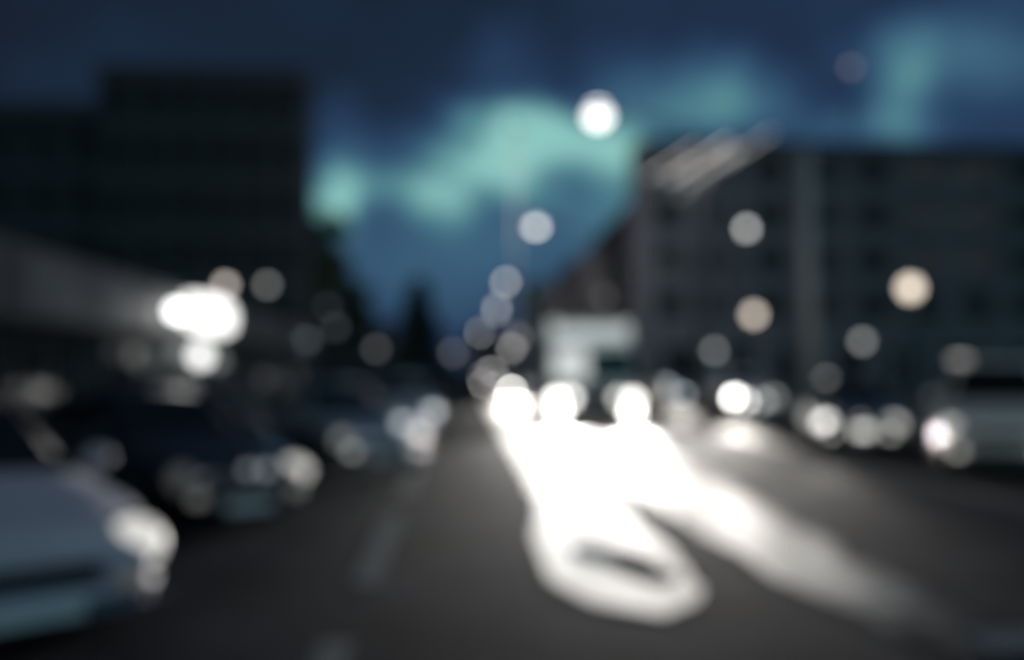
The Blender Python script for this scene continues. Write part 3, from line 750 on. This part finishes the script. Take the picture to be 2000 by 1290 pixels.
car('silver parked car fourth from the camera on the left, lamps lit', paint('grey', (.40, .42, .45), .5, .28), corner_to_origin(-.60, 15.9, h4, 4.3, 1.76), h4, 4.3, 1.76, 1.44, head=WHT, hh=.12, es=(1.7, .3), low_glow=.7, group=GL,
    extra=[('flank_glint', (1.7, .93, .72), (.07, .03, .04), WHT, 1.6), ('nose_glint', (1.9, .45, .78), (.12, .1, .05), (.9, .95, 1), 1.5)])  # both blobs glow in place of glints on the bodywork
car('pale blue-grey car far on the left behind the silver one', paint('bluegrey', (.35, .42, .50), .4, .28), (-1.7, 27, 0), R(-80), 4.3, 1.76, 1.46, head=(.9, .95, 1), es=(3, 3), group=GL)
GR = 'cars parked on the right'
car('beige tall car cut off by the right edge', paint('beige', (.78, .74, .67), .0, .35), (9.16, 16.6, 0), R(-118), 4.5, 1.86, 1.82, True, WHT, (.35, .9), .8, group=GR, hh=.12,
    extra=[('nose_glint', (2.1, -.78, .50), (.05, .07, .07), WHT, .9), ('roof_glint', (.3, -.55, 1.80), (.08, .16, .04), WHT, .8), ('mirror_glint', (.9, -.98, 1.15), (.03, .08, .06), WHT, .7)])  # nose, roof and mirror blobs glow in place of glints
car('grey car on the right with bright left lamp and white plate', paint('slate', (.16, .17, .18), .3, .3), (8.5, 21.4, 0), R(-106), 4.3, 1.8, 1.46, False, WHT, (1.2, 4.2), 1.3, group=GR, hh=.13, beams=[(-1, (2.9, 8.0, 0), 900, 15, .12)],
    extra=[('nose_glint', (2.16, .05, .42), (.04, .18, .09), WHT, 1.8), ('badge_glint', (2.16, .0, .62), (.03, .05, .05), WHT, 1.0), ('roof_glint', (.4, -.5, 1.45), (.06, .09, .04), WHT, 1.2)])  # oval over the plate glows in place of its sheen
car('car with the strongest headlight, farther back on the right', paint('white', (.62, .62, .61), .1, .3), (9.62, 34.0, 0), R(-92), 4.3, 1.78, 1.6, True, WHT, (1.2, 20), 0, group=GR, hh=.15, extra=[('headlight_bloom', (2.12, -.28, .62), (.05, .15, .13), WHT, 12), ('headlight_bloom', (2.12, .28, .62), (.05, .15, .13), WHT, 4)], beams=[(-1, (3.2, 12.5, 0), 13500, 17, .2)])  # two glowing blobs added to widen the headlight's bloom
car('pale blue car parked beyond the bright headlight on the right', paint('paleblue', (.48, .57, .62), .2, .3), (10.0 - .9, 45, 0), R(-92), 4.3, 1.78, 1.5, False, (.85, .95, 1), (6.0, 6.5), 0, group=GR, beams=[(1, (3.4, 17, 0), 10000, 14, .1)],
    extra=[('nose_glint', (2.0, -.1, .9), (.1, .25, .2), (.8, .93, 1), 2.2)])
car('tan car parked just beside the white truck', paint('tan', (.45, .33, .24), .2, .3), (7.4, 40.5, 0), R(-92), 4.3, 1.78, 1.6, True, (1, .85, .7), (2.5, 2.5), 0, group=GR)

# ------------------------------------------------------------------ oncoming white truck
TY = 27.0
c0 = at(1072, 700, TY); c1 = at(1250, 700, TY)
tw = c1.x - c0.x; tx = (c0.x + c1.x) / 2; th = at(1160, 626, TY).z
T = thing('white_truck', 'white box truck coming up the road with glaring headlights', 'truck', (tx, TY, 0), 0)
WP = mat('truck_white', (.78, .79, .77), .35, noise_s=2, noise_a=.07, coat=.3)
hw = tw / 2
bm = bmesh.new()
prof = [(0, .45), (-.02, 1.15), (.12, 1.35), (.42, 2.25), (.9, 2.42), (2.0, 2.42), (2.0, .45)]
lf = [bm.verts.new((-hw * .96, y, z)) for y, z in prof]; rg = [bm.verts.new((hw * .96, y, z)) for y, z in prof]
for k in range(len(prof)): j = (k + 1) % len(prof); bm.faces.new((lf[k], rg[k], rg[j], lf[j]))
bm.faces.new(lf[::-1]); bm.faces.new(rg)
bmesh.ops.bevel(bm, geom=list(bm.edges), offset=.05, segments=2, affect='EDGES')
link_mesh('cab', bm, WP, T)
def slope(y_off, u, v):   # point on the windscreen slope
    return (u, .12 + .30 * v - .02 - y_off, 1.35 + .90 * v)
bx = boxo('cargo_box', (-hw, hw, 1.1, 6.6, .75, th), WP, T, .05)
boxo('box_header_glow', (-hw * .9, hw * .9, 1.06, 1.098, 2.5, th - .12), mat('header_glow', (.8, .83, .80), .4, noise_s=3, noise_a=.05, emit=(.95, 1, .97), es=.5), bx)  # glow put into the panel for the glare on the truck front
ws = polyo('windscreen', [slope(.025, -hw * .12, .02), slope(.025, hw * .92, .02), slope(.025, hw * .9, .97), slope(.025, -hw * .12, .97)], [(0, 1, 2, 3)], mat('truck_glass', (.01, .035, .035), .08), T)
polyo('windscreen_glare', [slope(.022, -hw * .9, .06), slope(.022, -hw * .14, .06), slope(.022, -hw * .14, .93), slope(.022, -hw * .86, .93)], [(0, 1, 2, 3)], mat('windscreen_glare', (.8, .82, .80), .4, noise_s=5, noise_a=.04, emit=(1, 1, .97), es=.6), T)  # made-up pane, its glow stands in for glare on the windscreen
bm = bmesh.new(); path_tube(bm, [slope(.05, hw * .1, .04), slope(.05, hw * .5, .4)], .012); link_mesh('wiper', bm, PLASTIC, ws)
boxo('grille', (-hw * .45, hw * .45, -.045, -.022, .62, 1.08), PLASTIC, T, .01)
boxo('bumper', (-hw, hw, -.14, .1, .32, .58), mat('bumper_grey', (.10, .10, .10), .5, noise_s=8), T, .04)
boxo('number_plate', (-.26, .26, -.156, -.143, .40, .51), PLATE, T)
for s_ in (-1, 1):
    z_ = .70 if s_ < 0 else .84
    z_ = .78
    bm = bmesh.new(); ellipsoid(bm, (s_ * hw * .84, -.02, z_), (.20, .07, .22)); h_ = link_mesh('headlight', bm, CHROME, T, True)
    bm = bmesh.new(); ellipsoid(bm, (s_ * hw * .84, -.05, z_), (.18, .07, .19)); link_mesh('lens', bm, lamp((1, .97, .92), 9 if s_ < 0 else 6), h_, True)
    if s_ < 0: spot(T, (s_ * hw * .84, -.5, z_), (1.0 - tx, 9 - TY, 0), 7500, (1, .97, .92), 60, .6, .34)
    else: spot(T, (s_ * hw * .84, -.45, z_), (2.9 - tx, 11 - TY, 0), 11500, (1, .95, .90), 42, .7, .24)
    bm = bmesh.new(); ellipsoid(bm, (s_ * hw * .8, -.15, .46), (.17, .05, .10)); link_mesh('bumper_glow', bm, lamp((1, .97, .92), 16), T, True)  # added glow, fills the glare between headlights and road
    bm = bmesh.new(); ellipsoid(bm, (s_ * hw * .52, -.06, .86), (.12, .05, .12)); link_mesh('headlight_bloom', bm, lamp((1, .97, .92), 6 if s_ < 0 else 3), T, True)  # added glow, spreads the headlight glare wider
    bm = bmesh.new(); path_tube(bm, [(s_ * hw * .96, .5, 1.6), (s_ * (hw + .22), .35, 1.62), (s_ * (hw + .22), .35, 2.1)], .02); link_mesh('mirror_arm', bm, PLASTIC, T)
    boxo('mirror', (s_ * (hw + .22) - .1, s_ * (hw + .22) + .1, .3, .4, 1.6, 2.05), PLASTIC, T, .03)
    boxo('door', (s_ * hw * .962 - .012, s_ * hw * .962 + .012, .55, 1.0, .7, 2.2), WP, T)
    bm = bmesh.new(); ellipsoid(bm, (s_ * hw * .8, 1.08, th - .06), (.08, .04, .04)); link_mesh('marker_light', bm, lamp((1, .95, .85), 1), bx, True)
    for yw in (.95, 5.2):
        wh = bpy.data.objects.new('wheel', None); C.objects.link(wh); wh.parent = T; wh.location = (s_ * (hw - .17), yw, .42)
        bm = bmesh.new(); tube(bm, (-.14, 0, 0), (.14, 0, 0), .42, .42, 24); link_mesh('tyre', bm, RUBBER, wh)
        bm = bmesh.new(); tube(bm, (-.15, 0, 0), (.15, 0, 0), .24, .24, 16); link_mesh('rim', bm, ALLOY, wh)
boxo('chassis', (-hw * .5, hw * .5, .1, 6.5, .4, .74), DARKSTEEL, T)

GO = 'oncoming cars far up the road'
car('far oncoming car added behind the truck to glow as glare haze', paint('darkgrey', (.08, .08, .09), .3, .3), (2.55, 82, 0), R(-90), 4.3, 1.76, 1.45, False, WHT, (16, 16), 0, group=GO, name='oncoming_car')  # added car, its headlights stand in for haze around the truck
car('oncoming car half hidden by the truck, headlights glaring', paint('silvergrey', (.4, .4, .42), .3, .3), (3.35, 54, 0), R(-90), 4.3, 1.76, 1.45, False, WHT, (14, 40), 0, group=GO, name='oncoming_car', hh=.12, beams=[(-1, (2.0, 25, 0), 16000, 30, .4)])
